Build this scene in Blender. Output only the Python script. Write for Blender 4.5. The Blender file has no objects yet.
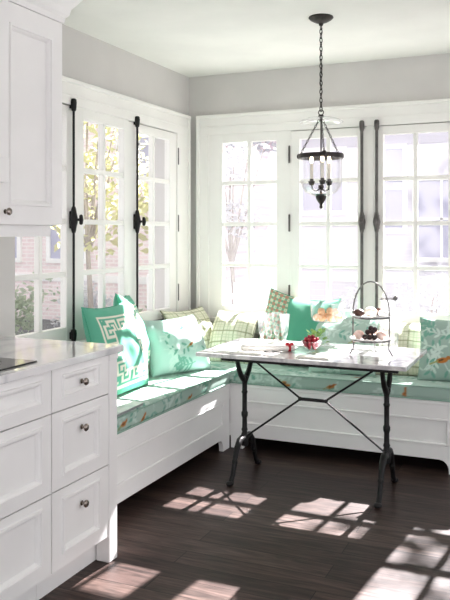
import bpy, bmesh, math, random
import numpy as np
from mathutils import Vector, Matrix
C = bpy.context.scene.collection
SC = bpy.context.scene
PI = math.pi

# ------------------------------------------------------------------ colour
def lin(r, g, b):
    f = lambda c: (c / 255 / 12.92) if c <= 10.3 else ((c / 255 + .055) / 1.055) ** 2.4
    return (f(r), f(g), f(b), 1)

def mat(name, col, rough=.5, metal=0, spec=.5, coat=0):
    m = bpy.data.materials.new(name); m.use_nodes = True
    p = m.node_tree.nodes['Principled BSDF']
    p.inputs['Base Color'].default_value = col
    p.inputs['Roughness'].default_value = rough
    p.inputs['Metallic'].default_value = metal
    p.inputs['Specular IOR Level'].default_value = spec
    p.inputs['Coat Weight'].default_value = coat
    return m

def nd(m, t, **kw):
    n = m.node_tree.nodes.new(t)
    for k, v in kw.items():
        if k.startswith('i_'):
            n.inputs[k[2:].replace('_', ' ')].default_value = v
        else:
            setattr(n, k, v)
    return n

def ln(m, a, ao, b, bi): m.node_tree.links.new(a.outputs[ao], b.inputs[bi])

def noise_tint(m, c1, c2, scale=8, detail=4, stretch=(1, 1, 1), lo=.35, hi=.65, bump=0):
    """base colour runs between two tints of the same material"""
    p = m.node_tree.nodes['Principled BSDF']
    tc = nd(m, 'ShaderNodeTexCoord'); mp = nd(m, 'ShaderNodeMapping')
    mp.inputs['Scale'].default_value = stretch
    ns = nd(m, 'ShaderNodeTexNoise'); ns.inputs['Scale'].default_value = scale; ns.inputs['Detail'].default_value = detail
    cr = nd(m, 'ShaderNodeValToRGB')
    cr.color_ramp.elements[0].position = lo; cr.color_ramp.elements[0].color = c1
    cr.color_ramp.elements[1].position = hi; cr.color_ramp.elements[1].color = c2
    ln(m, tc, 'Object', mp, 'Vector'); ln(m, mp, 'Vector', ns, 'Vector'); ln(m, ns, 'Fac', cr, 'Fac')
    ln(m, cr, 'Color', p, 'Base Color')
    if bump:
        b = nd(m, 'ShaderNodeBump'); b.inputs['Strength'].default_value = bump; b.inputs['Distance'].default_value = .01
        ln(m, ns, 'Fac', b, 'Height'); ln(m, b, 'Normal', p, 'Normal')
    return m

def painted(name, col, rough=.35):
    r, g, b, _ = col
    m = mat(name, col, rough)
    return noise_tint(m, (r * .97, g * .97, b * .97, 1), (min(1, r * 1.02), min(1, g * 1.02), min(1, b * 1.02), 1), 3, 3)

def thin_glass(name, tint=(1, 1, 1, 1), ior=1.45, rough=.0, veil=0, power=4, edge=.55):
    m = bpy.data.materials.new(name); m.use_nodes = True
    nt = m.node_tree; nt.nodes.remove(nt.nodes['Principled BSDF'])
    t = nd(m, 'ShaderNodeBsdfTransparent'); t.inputs['Color'].default_value = tint
    g = nd(m, 'ShaderNodeBsdfGlossy'); g.inputs['Roughness'].default_value = rough
    lw = nd(m, 'ShaderNodeLayerWeight'); pw = nd(m, 'ShaderNodeMath', operation='POWER'); pw.inputs[1].default_value = power
    fr = nd(m, 'ShaderNodeMapRange'); f0 = ((ior - 1) / (ior + 1)) ** 2; fr.inputs['To Min'].default_value = f0; fr.inputs['To Max'].default_value = edge
    ln(m, lw, 'Facing', pw, 0); ln(m, pw, 0, fr, 'Value')
    mx = nd(m, 'ShaderNodeMixShader')
    ln(m, fr, 'Result', mx, 0); ln(m, t, 'BSDF', mx, 1); ln(m, g, 'BSDF', mx, 2)
    if veil:      # translucent white mixed into the glass as a painted haze of glare
        d = nd(m, 'ShaderNodeBsdfTranslucent'); d.inputs['Color'].default_value = (.98, .98, 1, 1)
        m2 = nd(m, 'ShaderNodeMixShader'); m2.inputs[0].default_value = veil
        ln(m, mx, 'Shader', m2, 1); ln(m, d, 'BSDF', m2, 2); ln(m, m2, 'Shader', nt.nodes['Material Output'], 'Surface')
    else:
        ln(m, mx, 'Shader', nt.nodes['Material Output'], 'Surface')
    return m

def attr_mat(name, rough=.85, weave=900):
    """printed / woven fabric: the print is a colour attribute on the mesh"""
    m = mat(name, (1, 1, 1, 1), rough, spec=.2)
    p = m.node_tree.nodes['Principled BSDF']
    a = nd(m, 'ShaderNodeAttribute'); a.attribute_name = 'print'
    ln(m, a, 'Color', p, 'Base Color')
    tc = nd(m, 'ShaderNodeTexCoord'); ns = nd(m, 'ShaderNodeTexNoise'); ns.inputs['Scale'].default_value = weave
    b = nd(m, 'ShaderNodeBump'); b.inputs['Strength'].default_value = .15; b.inputs['Distance'].default_value = .002
    ln(m, tc, 'Object', ns, 'Vector'); ln(m, ns, 'Fac', b, 'Height'); ln(m, b, 'Normal', p, 'Normal')
    p.inputs['Sheen Weight'].default_value = .1
    return m

def emit_mat(name, col, s):
    m = mat(name, col, .4)
    p = m.node_tree.nodes['Principled BSDF']
    p.inputs['Emission Color'].default_value = col; p.inputs['Emission Strength'].default_value = s
    return m

M = {}
M['paint'] = painted('white_satin_paint', lin(248, 247, 245), .35)
M['trim'] = painted('white_trim_paint', lin(240, 239, 234), .4)
M['wall'] = painted('grey_wall_paint', lin(207, 205, 201), .8)
M['ceiling'] = painted('ceiling_paint', lin(238, 238, 232), .85)
M['groove'] = mat('shadow_gap_grey', lin(120, 120, 118), .8)
M['recess_shade'] = painted('toe_recess_shade', lin(52, 44, 42), .7)  # shadow of the recess under the benches, put into the colour
M['iron'] = noise_tint(mat('black_cast_iron', lin(20, 20, 21), .45, 0, .3), lin(16, 16, 17), lin(26, 25, 25), 60, 3, bump=.15)
M['bronze'] = noise_tint(mat('oiled_bronze', lin(44, 40, 38), .4, .6), lin(36, 33, 31), lin(60, 54, 50), 40, 3)
M['steel'] = noise_tint(mat('dark_pewter_hardware', lin(92, 90, 88), .38, .7), lin(82, 80, 78), lin(104, 101, 98), 30, 3)
M['nickel'] = noise_tint(mat('brushed_nickel', lin(150, 140, 130), .25, .95), lin(140, 130, 122), lin(160, 150, 142), 50, 2)
M['silver'] = noise_tint(mat('aged_silver_wire', lin(120, 118, 116), .3, .8), lin(100, 99, 98), lin(140, 138, 136), 50, 2)
M['pane'] = thin_glass('window_glass', (.98, .98, .98, 1), 1.25, veil=.032)
M['glass'] = thin_glass('clear_tableware_glass', (.97, .98, .98, 1), 1.45, veil=.05, power=2.2, edge=.8)
M['jar'] = thin_glass('pendant_glass', (.98, .98, .98, 1), 1.4, veil=.05, power=1.8, edge=.85)
M['black_glass'] = noise_tint(mat('black_ceramic_glass', lin(18, 19, 22), .06, 0, .6), lin(16, 17, 20), lin(22, 23, 26), 5)
M['linen'] = noise_tint(mat('white_linen', lin(240, 237, 230), .9, spec=.2), lin(232, 229, 222), lin(245, 242, 236), 120, 2, bump=.2)
M['red_cloth'] = noise_tint(mat('red_ribbon', lin(190, 40, 52), .7), lin(175, 34, 46), lin(205, 55, 64), 60)
M['berry'] = noise_tint(mat('red_berry_skin', lin(150, 26, 40), .25), lin(120, 16, 30), lin(176, 40, 54), 60)
M['darkberry'] = noise_tint(mat('dark_chocolate_fruit', lin(42, 22, 22), .3), lin(30, 14, 16), lin(62, 34, 32), 60)
M['choc'] = noise_tint(mat('brown_biscuit', lin(66, 38, 28), .6), lin(52, 28, 22), lin(84, 50, 38), 60, bump=.3)
M['peach'] = noise_tint(mat('peach_pastry', lin(236, 186, 132), .6), lin(222, 160, 104), lin(244, 206, 160), 50, bump=.3)
M['pinkcake'] = noise_tint(mat('pink_pastry', lin(238, 208, 196), .6), lin(226, 188, 174), lin(244, 222, 212), 50, bump=.3)
M['cream'] = noise_tint(mat('cream_icing', lin(244, 234, 220), .5), lin(236, 222, 204), lin(250, 243, 232), 40)
M['leaf_in'] = noise_tint(mat('fresh_herb_leaf', lin(120, 165, 80), .5), lin(100, 148, 66), lin(150, 190, 104), 40)
M['porcelain'] = painted('white_porcelain', lin(240, 240, 238), .12)
M['candle'] = painted('candle_sleeve_white', lin(240, 236, 225), .6)
M['bulb'] = emit_mat('lit_bulb_warm', (1, .78, .55, 1), 7)
M['magpaper'] = noise_tint(mat('magazine_cover', lin(214, 218, 214), .35), lin(190, 200, 196), lin(228, 230, 226), 9)
M['magedge'] = noise_tint(mat('page_edges_grey', lin(150, 155, 154), .8), lin(130, 136, 136), lin(170, 174, 172), 300, 2, (1, 1, 8))
M['print'] = attr_mat('printed_cotton')
M['piping'] = noise_tint(mat('mint_piping', lin(150, 180, 165), .85), lin(138, 170, 154), lin(160, 190, 176), 200)
M['plaidpiping'] = noise_tint(mat('olive_piping', lin(138, 142, 112), .85), lin(126, 130, 100), lin(150, 154, 126), 200)
M['greenpiping'] = noise_tint(mat('emerald_piping', lin(70, 160, 130), .85), lin(60, 148, 120), lin(84, 172, 142), 200)

# marble
def marble(name, base, vein, rough, scale=2.2):
    m = mat(name, base, rough, spec=.5)
    p = m.node_tree.nodes['Principled BSDF']
    tc = nd(m, 'ShaderNodeTexCoord')
    n1 = nd(m, 'ShaderNodeTexNoise'); n1.inputs['Scale'].default_value = scale; n1.inputs['Detail'].default_value = 8; n1.inputs['Distortion'].default_value = 1.6
    a = nd(m, 'ShaderNodeMath', operation='SUBTRACT'); a.inputs[1].default_value = .5
    b = nd(m, 'ShaderNodeMath', operation='ABSOLUTE')
    cr = nd(m, 'ShaderNodeValToRGB')
    cr.color_ramp.elements[0].position = .0; cr.color_ramp.elements[0].color = vein
    cr.color_ramp.elements[1].position = .09; cr.color_ramp.elements[1].color = base
    n2 = nd(m, 'ShaderNodeTexNoise'); n2.inputs['Scale'].default_value = scale * 2.4; n2.inputs['Detail'].default_value = 5
    cr2 = nd(m, 'ShaderNodeValToRGB')
    cr2.color_ramp.elements[0].position = .3; cr2.color_ramp.elements[0].color = (.88, .88, .89, 1)
    cr2.color_ramp.elements[1].position = .62; cr2.color_ramp.elements[1].color = (1, 1, 1, 1)
    mx = nd(m, 'ShaderNodeMix', data_type='RGBA', blend_type='MULTIPLY'); mx.inputs[0].default_value = 1
    ln(m, tc, 'Object', n1, 'Vector'); ln(m, tc, 'Object', n2, 'Vector')
    ln(m, n1, 'Fac', a, 0); ln(m, a, 0, b, 0); ln(m, b, 0, cr, 'Fac'); ln(m, n2, 'Fac', cr2, 'Fac')
    m.node_tree.links.new(cr.outputs['Color'], mx.inputs[6]); m.node_tree.links.new(cr2.outputs['Color'], mx.inputs[7])
    m.node_tree.links.new(mx.outputs[2], p.inputs['Base Color'])
    p.inputs['Coat Weight'].default_value = .6; p.inputs['Coat Roughness'].default_value = .03
    return m
M['marble'] = marble('white_marble', lin(236, 235, 232), lin(190, 188, 190), .10, 3.0)
M['countermarble'] = marble('counter_marble', lin(243, 242, 241), lin(214, 214, 215), .07, 2.0)

# dark plank floor
def floor_mat():
    m = mat('dark_oak_planks', lin(50, 34, 32), .36, spec=.14)
    p = m.node_tree.nodes['Principled BSDF']
    tc = nd(m, 'ShaderNodeTexCoord')
    br = nd(m, 'ShaderNodeTexBrick', offset=.37, offset_frequency=2)
    br.inputs["Color1"].default_value = lin(76, 63, 58); br.inputs['Color2'].default_value = lin(55, 44, 41)
    br.inputs['Mortar'].default_value = lin(16, 11, 11)
    br.inputs['Scale'].default_value = 1; br.inputs['Mortar Size'].default_value = .002
    br.inputs['Brick Width'].default_value = 1.7; br.inputs['Row Height'].default_value = .127
    mp = nd(m, 'ShaderNodeMapping'); mp.inputs['Scale'].default_value = (1.6, 16, 1)
    # each row of boards gets its own stretch of grain
    sep = nd(m, 'ShaderNodeSeparateXYZ'); dv = nd(m, 'ShaderNodeMath', operation='DIVIDE'); dv.inputs[1].default_value = .127
    fl = nd(m, 'ShaderNodeMath', operation='FLOOR'); ml = nd(m, 'ShaderNodeMath', operation='MULTIPLY'); ml.inputs[1].default_value = 7.31
    ad = nd(m, 'ShaderNodeMath', operation='ADD'); cb = nd(m, 'ShaderNodeCombineXYZ')
    ln(m, tc, 'Object', sep, 0); ln(m, sep, 'Y', dv, 0); ln(m, dv, 0, fl, 0); ln(m, fl, 0, ml, 0)
    ln(m, sep, 'X', ad, 0); ln(m, ml, 0, ad, 1); ln(m, ad, 0, cb, 'X'); ln(m, sep, 'Y', cb, 'Y')
    ln(m, cb, 0, mp, 'Vector')
    wv = nd(m, 'ShaderNodeTexNoise'); wv.inputs['Scale'].default_value = 1.3; wv.inputs['Detail'].default_value = 3; wv.inputs['Distortion'].default_value = 2.2
    ns = nd(m, 'ShaderNodeTexNoise'); ns.inputs['Scale'].default_value = 4; ns.inputs['Detail'].default_value = 7; ns.inputs['Roughness'].default_value = .7; ns.inputs['Distortion'].default_value = .6
    ln(m, mp, 'Vector', wv, 'Vector'); ln(m, mp, 'Vector', ns, 'Vector')
    mm = nd(m, 'ShaderNodeMath', operation='MULTIPLY'); ln(m, wv, 'Fac', mm, 0); ln(m, ns, 'Fac', mm, 1)
    cr = nd(m, 'ShaderNodeValToRGB')
    cr.color_ramp.elements[0].position = .14; cr.color_ramp.elements[0].color = (.38, .36, .36, 1)
    cr.color_ramp.elements[1].position = .40; cr.color_ramp.elements[1].color = (1.6, 1.53, 1.5, 1)
    ln(m, mm, 0, cr, 'Fac')
    mx = nd(m, 'ShaderNodeMix', data_type='RGBA', blend_type='MULTIPLY'); mx.inputs[0].default_value = 1
    m.node_tree.links.new(br.outputs['Color'], mx.inputs[6]); m.node_tree.links.new(cr.outputs['Color'], mx.inputs[7])
    ln(m, tc, 'Object', br, 'Vector')
    m.node_tree.links.new(mx.outputs[2], p.inputs['Base Color'])
    rr = nd(m, 'ShaderNodeMapRange'); rr.inputs['To Min'].default_value = .30; rr.inputs['To Max'].default_value = .48
    ln(m, ns, 'Fac', rr, 'Value'); ln(m, rr, 'Result', p, 'Roughness')
    b = nd(m, 'ShaderNodeBump'); b.inputs['Strength'].default_value = .25; b.inputs['Distance'].default_value = .003
    ln(m, mm, 0, b, 'Height'); ln(m, b, 'Normal', p, 'Normal')
    return m
M['floor'] = floor_mat()

def brick_mat():
    m = mat('weathered_pink_brick', lin(200, 150, 148), .9)
    p = m.node_tree.nodes['Principled BSDF']
    tc = nd(m, 'ShaderNodeTexCoord'); mp = nd(m, 'ShaderNodeMapping'); mp.inputs['Rotation'].default_value = (PI / 2, 0, 0)
    br = nd(m, 'ShaderNodeTexBrick')
    br.inputs['Color1'].default_value = lin(236, 220, 221); br.inputs['Color2'].default_value = lin(228, 210, 212)
    br.inputs['Mortar'].default_value = lin(238, 230, 230)
    br.inputs['Scale'].default_value = 1; br.inputs['Mortar Size'].default_value = .015
    br.inputs['Brick Width'].default_value = .24; br.inputs['Row Height'].default_value = .085
    ln(m, tc, 'Object', mp, 'Vector'); ln(m, mp, 'Vector', br, 'Vector'); ln(m, br, 'Color', p, 'Base Color')
    return m
M['brick'] = brick_mat()
def siding_mat():
    m = mat('pale_lavender_siding', lin(214, 212, 223), .7)
    p = m.node_tree.nodes['Principled BSDF']
    tc = nd(m, 'ShaderNodeTexCoord')
    wv = nd(m, 'ShaderNodeTexWave', wave_type='BANDS', bands_direction='Z', wave_profile='SAW'); wv.inputs['Scale'].default_value = 2.4
    b = nd(m, 'ShaderNodeBump'); b.inputs['Strength'].default_value = .6; b.inputs['Distance'].default_value = .02
    ln(m, tc, 'Object', wv, 'Vector'); ln(m, wv, 'Fac', b, 'Height'); ln(m, b, 'Normal', p, 'Normal')
    return m
M['siding'] = siding_mat()
M['ext_white'] = painted('exterior_white_paint', lin(240, 240, 240), .6)
M['ext_glass'] = noise_tint(mat('house_window_glass', lin(178, 178, 200), .1), lin(170, 170, 194), lin(184, 184, 206), 1)
M['roof'] = noise_tint(mat('grey_shingles', lin(130, 126, 128), .9), lin(112, 108, 110), lin(150, 146, 148), 14)
M['lawn'] = noise_tint(mat('pale_paving', lin(104, 104, 106), .95), lin(97, 97, 99), lin(111, 111, 113), 3)
M['bark'] = noise_tint(mat('grey_bark', lin(160, 152, 146), .9), lin(140, 132, 126), lin(180, 172, 164), 9, 4, (1, 1, .2), bump=.5)
def leaf_mat(name, c1, c2):
    m = noise_tint(mat(name, c1, .6), c1, c2, 1.5, 2)
    nt = m.node_tree; p = nt.nodes['Principled BSDF']
    tr = nd(m, 'ShaderNodeBsdfTranslucent'); mx = nd(m, 'ShaderNodeMixShader'); mx.inputs[0].default_value = .5
    src = p.inputs['Base Color'].links[0].from_socket
    nt.links.new(src, tr.inputs['Color'])
    ln(m, p, 'BSDF', mx, 1); ln(m, tr, 'BSDF', mx, 2); ln(m, mx, 'Shader', nt.nodes['Material Output'], 'Surface')
    return m
M['leaf_y'] = leaf_mat('yellowing_leaves', lin(216, 212, 168), lin(196, 198, 152))
M['leaf_g'] = leaf_mat('soft_green_leaves', lin(190, 200, 178), lin(166, 180, 158))
M['leaf_p'] = leaf_mat('pale_grey_leaves', lin(224, 224, 228), lin(200, 202, 208))

# ------------------------------------------------------------------ mesh helpers
def box(bm, a, b, bev=0, seg=1):
    a = Vector(a); b = Vector(b)
    lo = Vector((min(a.x, b.x), min(a.y, b.y), min(a.z, b.z))); hi = Vector((max(a.x, b.x), max(a.y, b.y), max(a.z, b.z)))
    vs = [bm.verts.new((x, y, z)) for x in (lo.x, hi.x) for y in (lo.y, hi.y) for z in (lo.z, hi.z)]
    fs = [bm.faces.new([vs[i] for i in f]) for f in ((0, 1, 3, 2), (4, 6, 7, 5), (0, 4, 5, 1), (2, 3, 7, 6), (0, 2, 6, 4), (1, 5, 7, 3))]
    if bev:
        es = list({e for f in fs for e in f.edges})
        bmesh.ops.bevel(bm, geom=es, offset=bev, segments=seg, affect='EDGES', profile=.5)

def tube(bm, pts, r, n=10, closed=False, cap=True):
    pts = [Vector(p) for p in pts]; rs = r if isinstance(r, (list, tuple)) else [r] * len(pts)
    rings = []; up = None; N = len(pts)
    for i, p in enumerate(pts):
        if closed: t = (pts[(i + 1) % N] - pts[i - 1])
        else: t = pts[min(i + 1, N - 1)] - pts[max(i - 1, 0)]
        t.normalize()
        if up is None:
            up = Vector((0, 0, 1)) if abs(t.z) < .9 else Vector((1, 0, 0))
        s = t.cross(up); s.normalize(); up = s.cross(t); up.normalize()
        rings.append([bm.verts.new(p + rs[i] * (math.cos(k * 2 * PI / n) * s + math.sin(k * 2 * PI / n) * up)) for k in range(n)])
    for i in range(N if closed else N - 1):
        A, B = rings[i], rings[(i + 1) % N]
        for k in range(n): bm.faces.new((A[k], A[(k + 1) % n], B[(k + 1) % n], B[k]))
    if cap and not closed:
        bm.faces.new(rings[0][::-1]); bm.faces.new(rings[-1])

def lathe(bm, prof, c=(0, 0, 0), n=24, closed=False):
    c = Vector(c); rings = []
    for r, z in prof:
        if r < 1e-6: rings.append([bm.verts.new(c + Vector((0, 0, z)))])
        else: rings.append([bm.verts.new(c + Vector((r * math.cos(k * 2 * PI / n), r * math.sin(k * 2 * PI / n), z))) for k in range(n)])
    for A, B in zip(rings, rings[1:]):
        for k in range(n):
            a = [A[k % len(A)]] + ([A[(k + 1) % n]] if len(A) > 1 else [])
            b = [B[k % len(B)]] + ([B[(k + 1) % n]] if len(B) > 1 else [])
            f = a + b[::-1]
            if len(f) >= 3: bm.faces.new(f)

def sphere(bm, c, r, sc=(1, 1, 1), u=12, v=8, jit=0, rnd=None):
    ret = bmesh.ops.create_uvsphere(bm, u_segments=u, v_segments=v, radius=r)
    for w in ret['verts']:
        k = 1 + (rnd.uniform(-jit, jit) if jit else 0)
        w.co = Vector((w.co.x * sc[0] * k, w.co.y * sc[1] * k, w.co.z * sc[2] * k)) + Vector(c)

def torus(bm, c, R, r, axis='z', N=32, n=8, sy=1):
    pts = []
    for k in range(N):
        a = 2 * PI * k / N; p = (R * math.cos(a), R * math.sin(a) * sy, 0)
        if axis == 'x': p = (0, p[0], p[1])
        if axis == 'y': p = (p[0], 0, p[1])
        pts.append(Vector(c) + Vector(p))
    tube(bm, pts, r, n, closed=True)

def extrude_profile(bm, prof, a, b, frame):
    """profile points (p,q) swept from a to b; frame = (dirP, dirQ)"""
    P, Q = Vector(frame[0]), Vector(frame[1]); a, b = Vector(a), Vector(b)
    A = [bm.verts.new(a + P * p + Q * q) for p, q in prof]; B = [bm.verts.new(b + P * p + Q * q) for p, q in prof]
    n = len(prof)
    for i in range(n): bm.faces.new((A[i], A[(i + 1) % n], B[(i + 1) % n], B[i]))
    bm.faces.new(A[::-1]); bm.faces.new(B)

def new(): return bmesh.new()

def obj(name, bm, m, parent=None, smooth=False, loc=None):
    bmesh.ops.recalc_face_normals(bm, faces=bm.faces)
    me = bpy.data.meshes.new(name); bm.to_mesh(me); bm.free()
    me.materials.append(M[m] if isinstance(m, str) else m)
    if smooth:
        me.polygons.foreach_set('use_smooth', [True] * len(me.polygons))
        me.set_sharp_from_angle(angle=math.radians(42))
    o = bpy.data.objects.new(name, me); C.objects.link(o)
    if parent is not None: o.parent = parent
    if loc is not None: o.location = loc
    return o

def tag(o, label=None, cat=None, group=None, kind=None):
    if label: o['label'] = label
    if cat: o['category'] = cat
    if group: o['group'] = group
    if kind: o['kind'] = kind
    return o

def empty(name, label, cat, loc=(0, 0, 0), group=None, rz=0):
    o = bpy.data.objects.new(name, None); C.objects.link(o); o.location = loc; o.rotation_euler = (0, 0, rz)
    o.empty_display_size = .05
    return tag(o, label, cat, group)

def copy_tree(o, parent=None):
    c = o.copy(); C.objects.link(c)
    if parent is not None: c.parent = parent
    for ch in list(o.children): copy_tree(ch, c)
    return c

def struct(name, bm, m, parent=None, smooth=False):
    o = obj(name, bm, m, parent, smooth)
    if parent is None: o['kind'] = 'structure'
    return o

# ------------------------------------------------------------------ room shell
H = 2.585
XR, YB = 4.6, -7.2
bm = new(); box(bm, (-.25, YB, -.12), (XR, .25, 0)); struct('floor', bm, 'floor')
bm = new(); box(bm, (-.25, YB, H), (XR, .25, H + .25)); struct('ceiling', bm, 'ceiling')
Z0, Z1 = .775, 2.135          # opening heights
bm = new()
box(bm, (-.2, -2.25, 0), (0, .2, Z0)); box(bm, (-.2, -2.25, Z1), (0, .2, H)); box(bm, (-.2, -.18, Z0), (0, .2, Z1)); box(bm, (-.2, -2.25, Z0), (0, -2.16, Z1))
box(bm, (-.2, YB, 0), (.2, -2.25, H))
struct('wall_left', bm, 'wall')
bm = new()
box(bm, (0, 0, 0), (XR, .2, Z0)); box(bm, (0, 0, Z1), (XR, .2, H)); box(bm, (0, 0, Z0), (.16, .2, Z1)); box(bm, (2.62, 0, Z0), (XR, .2, Z1))
struct('wall_back', bm, 'wall')

# windows: u runs along the wall, v is depth into the room
LEFT = lambda u, v, z: (v, u, z)
BACK = lambda u, v, z: (u, -v, z)
ZP = [.866, 1.167, 1.468, 1.772, 2.072]
def wbox(bm, W, u0, u1, v0, v1, z0, z1, bev=0): box(bm, W(u0, v0, z0), W(u1, v1, z1), bev)

def window(n, W, s0, s1, p0, p1, hinge=None, rod=None, knob=False, flush=False):
    """sash outer s0..s1, glazed area p0..p1; hinge / rod = u position of the hardware"""
    root = bpy.data.objects.new('window_%d' % n, None); C.objects.link(root); root['kind'] = 'structure'
    vf = .014 if flush else .010
    zt = Z1 - (.0 if flush else .006); zb = Z0 + .004
    fr = new()
    for a, b in ((s0, p0), (p1, s1)): wbox(fr, W, a, b, -.034, vf, zb, zt, .002)
    wbox(fr, W, p0, p1, -.034, vf, zb, ZP[0], .002); wbox(fr, W, p0, p1, -.034, vf, ZP[-1], zt, .002)
    obj('sash', fr, 'trim', root)
    mu = new(); pm = (p0 + p1) / 2; w = .0145
    for z in ZP[1:-1]: wbox(mu, W, p0, p1, -.03, vf - .004, z - w, z + w, .003)
    wbox(mu, W, pm - w, pm + w, -.03, vf - .003, ZP[0], ZP[-1], .003)
    obj('glazing_bars', mu, 'trim', root)
    g = new(); wbox(g, W, p0 - .004, p1 + .004, -.014, -.012, ZP[0] - .004, ZP[-1] + .004)
    # a single sheet: keep one face so light crosses one surface
    bmesh.ops.delete(g, geom=[f for f in g.faces if abs(f.calc_area() - (p1 - p0 + .008) * (ZP[-1] - ZP[0] + .008)) > 1e-4], context='FACES_ONLY')
    g.faces.ensure_lookup_table(); bmesh.ops.delete(g, geom=[g.faces[0]], context='FACES')
    obj('glass_panes', g, 'pane', root)
    if hinge is not None:
        for z in (1.965, 1.475, .97):
            h = new(); tube(h, [W(hinge, .02, z - .05), W(hinge, .02, z + .05)], .0075, 8)
            sphere(h, W(hinge, .02, z + .055), .008, u=8, v=6); sphere(h, W(hinge, .02, z - .055), .008, u=8, v=6)
            obj('hinge', h, 'steel', root, True)
    if rod is not None:
        mt = 'iron' if W is LEFT else 'steel'
        v = .032 if W is LEFT else .04
        q = new(); rr = .0075 if W is LEFT else .0105
        tube(q, [W(rod, v, .80), W(rod, v, 2.15)], rr, 10)
        r = obj('cremone_bolt', q, mt, root, True)
        q = new()
        for zc in (.815, 2.135):
            tube(q, [W(rod, v, zc - .035), W(rod, v, zc - .03), W(rod, v, zc - .012), W(rod, v, zc + .012), W(rod, v, zc + .03), W(rod, v, zc + .036)], [.011, .014, .016, .018, .016, .01], 12)
            wbox(q, W, rod - .012, rod + .012, .008, v, zc - .02, zc + .02, .003)
        obj('keeper', q, mt, r, True)
        q = new(); zc = 1.478
        tube(q, [W(rod, v, zc + d) for d in (-.075, -.06, -.04, -.02, 0, .02, .04, .06, .075)], [.010, .014, .017, .022, .025, .022, .017, .014, .010], 14)
        wbox(q, W, rod - .014, rod + .014, .008, v, zc - .05, zc + .05, .004)
        obj('gear_box', q, mt, r, True)
        q = new()
        tube(q, [W(rod, v + .02, zc), W(rod, v + .05, zc)], .008, 10)
        if knob:
            tube(q, [W(rod, v + .048, zc - .028), W(rod, v + .05, zc - .022), W(rod, v + .052, zc), W(rod, v + .05, zc + .022), W(rod, v + .048, zc + .028)], [.006, .011, .013, .011, .006], 10)
        else:
            tube(q, [W(rod, v + .048, zc - .02), W(rod, v + .052, zc), W(rod, v + .048, zc + .02)], [.007, .012, .007], 10)
        obj('handle', q, mt, r, True)
    return root

window(1, LEFT, -2.115, -1.515, -2.03, -1.575, None, -1.537, True)
window(2, LEFT, -1.505, -.915, -1.41, -.960, flush=True)
w3 = window(3, LEFT, -.905, -.232, -.785, -.33, -.220, -.826, True)
window(4, BACK, .172, .800, .282, .708, flush=True)
window(5, BACK, .818, 1.366, .882, 1.30, .809, 1.338)
window(6, BACK, 1.412, 1.975, 1.479, 1.905, 1.984, 1.440)
window(7, BACK, 1.995, 2.60, 2.085, 2.51, flush=True)
# casement stay lying over the sill of the right sash on the left wall
q = new()
tube(q, [(.03, -.60, .800), (.035, -.50, .800), (.04, -.40, .802), (.035, -.34, .806)], .0045, 8)
tube(q, [(.036, -.48, .786), (.036, -.48, .832)], .004, 8); tube(q, [(.036, -.50, .824), (.036, -.455, .824)], .0035, 8)
obj('casement_stay', q, 'steel', w3, True)

# casings, mullion posts and sills
def casing(n, W, u0, u1, posts, end_lo, end_hi):
    c = new()
    wbox(c, W, u0, u1, 0, .022, Z1, 2.272, .002)                      # head board
    wbox(c, W, u0 - .0, u1, 0, .036, 2.258, 2.283, .004)              # cap
    wbox(c, W, u0, u1, .02, .027, Z1 + .055, Z1 + .062, .001)
    for a, b in posts: wbox(c, W, a, b, -.06, .014, Z0, Z1, .001)
    for a, b, outer in (end_lo, end_hi):
        wbox(c, W, a, b, -.04, .022, Z0 - .03, Z1, .002)
        e = a if outer < 0 else b
        wbox(c, W, e - (0 if outer < 0 else .028), e + (.028 if outer < 0 else 0), 0, .034, Z0 - .03, 2.283, .004)   # back band
    return struct('trim_%d' % n, c, 'trim')
casing(1, LEFT, -2.245, -.036, [(-1.516, -1.504), (-.916, -.904), (-2.16, -2.114)], (-2.245, -2.16, -1), (-.232, -.036, 1))
casing(2, BACK, .074, 2.75, [(.799, .819), (1.365, 1.413), (1.974, 1.996)], (.074, .174, -1), (2.60, 2.75, 1))
for n, W, a, b in ((3, LEFT, -2.245, -.03), (4, BACK, .07, 2.76)):
    c = new(); wbox(c, W, a, b, -.05, .052, .745, .778, .006); wbox(c, W, a + .01, b - .01, 0, .02, .67, .745, .003)
    struct('trim_%d' % n, c, 'trim')
# outer blank side of the walls around the glass is plain; inner reveals
c = new(); wbox(c, LEFT, -2.16, -.18, -.2, -.034, Z0 - .01, Z0 + .004); wbox(c, BACK, .16, 2.62, -.2, -.034, Z0 - .01, Z0 + .004)
struct('trim_5', c, 'trim')

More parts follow.
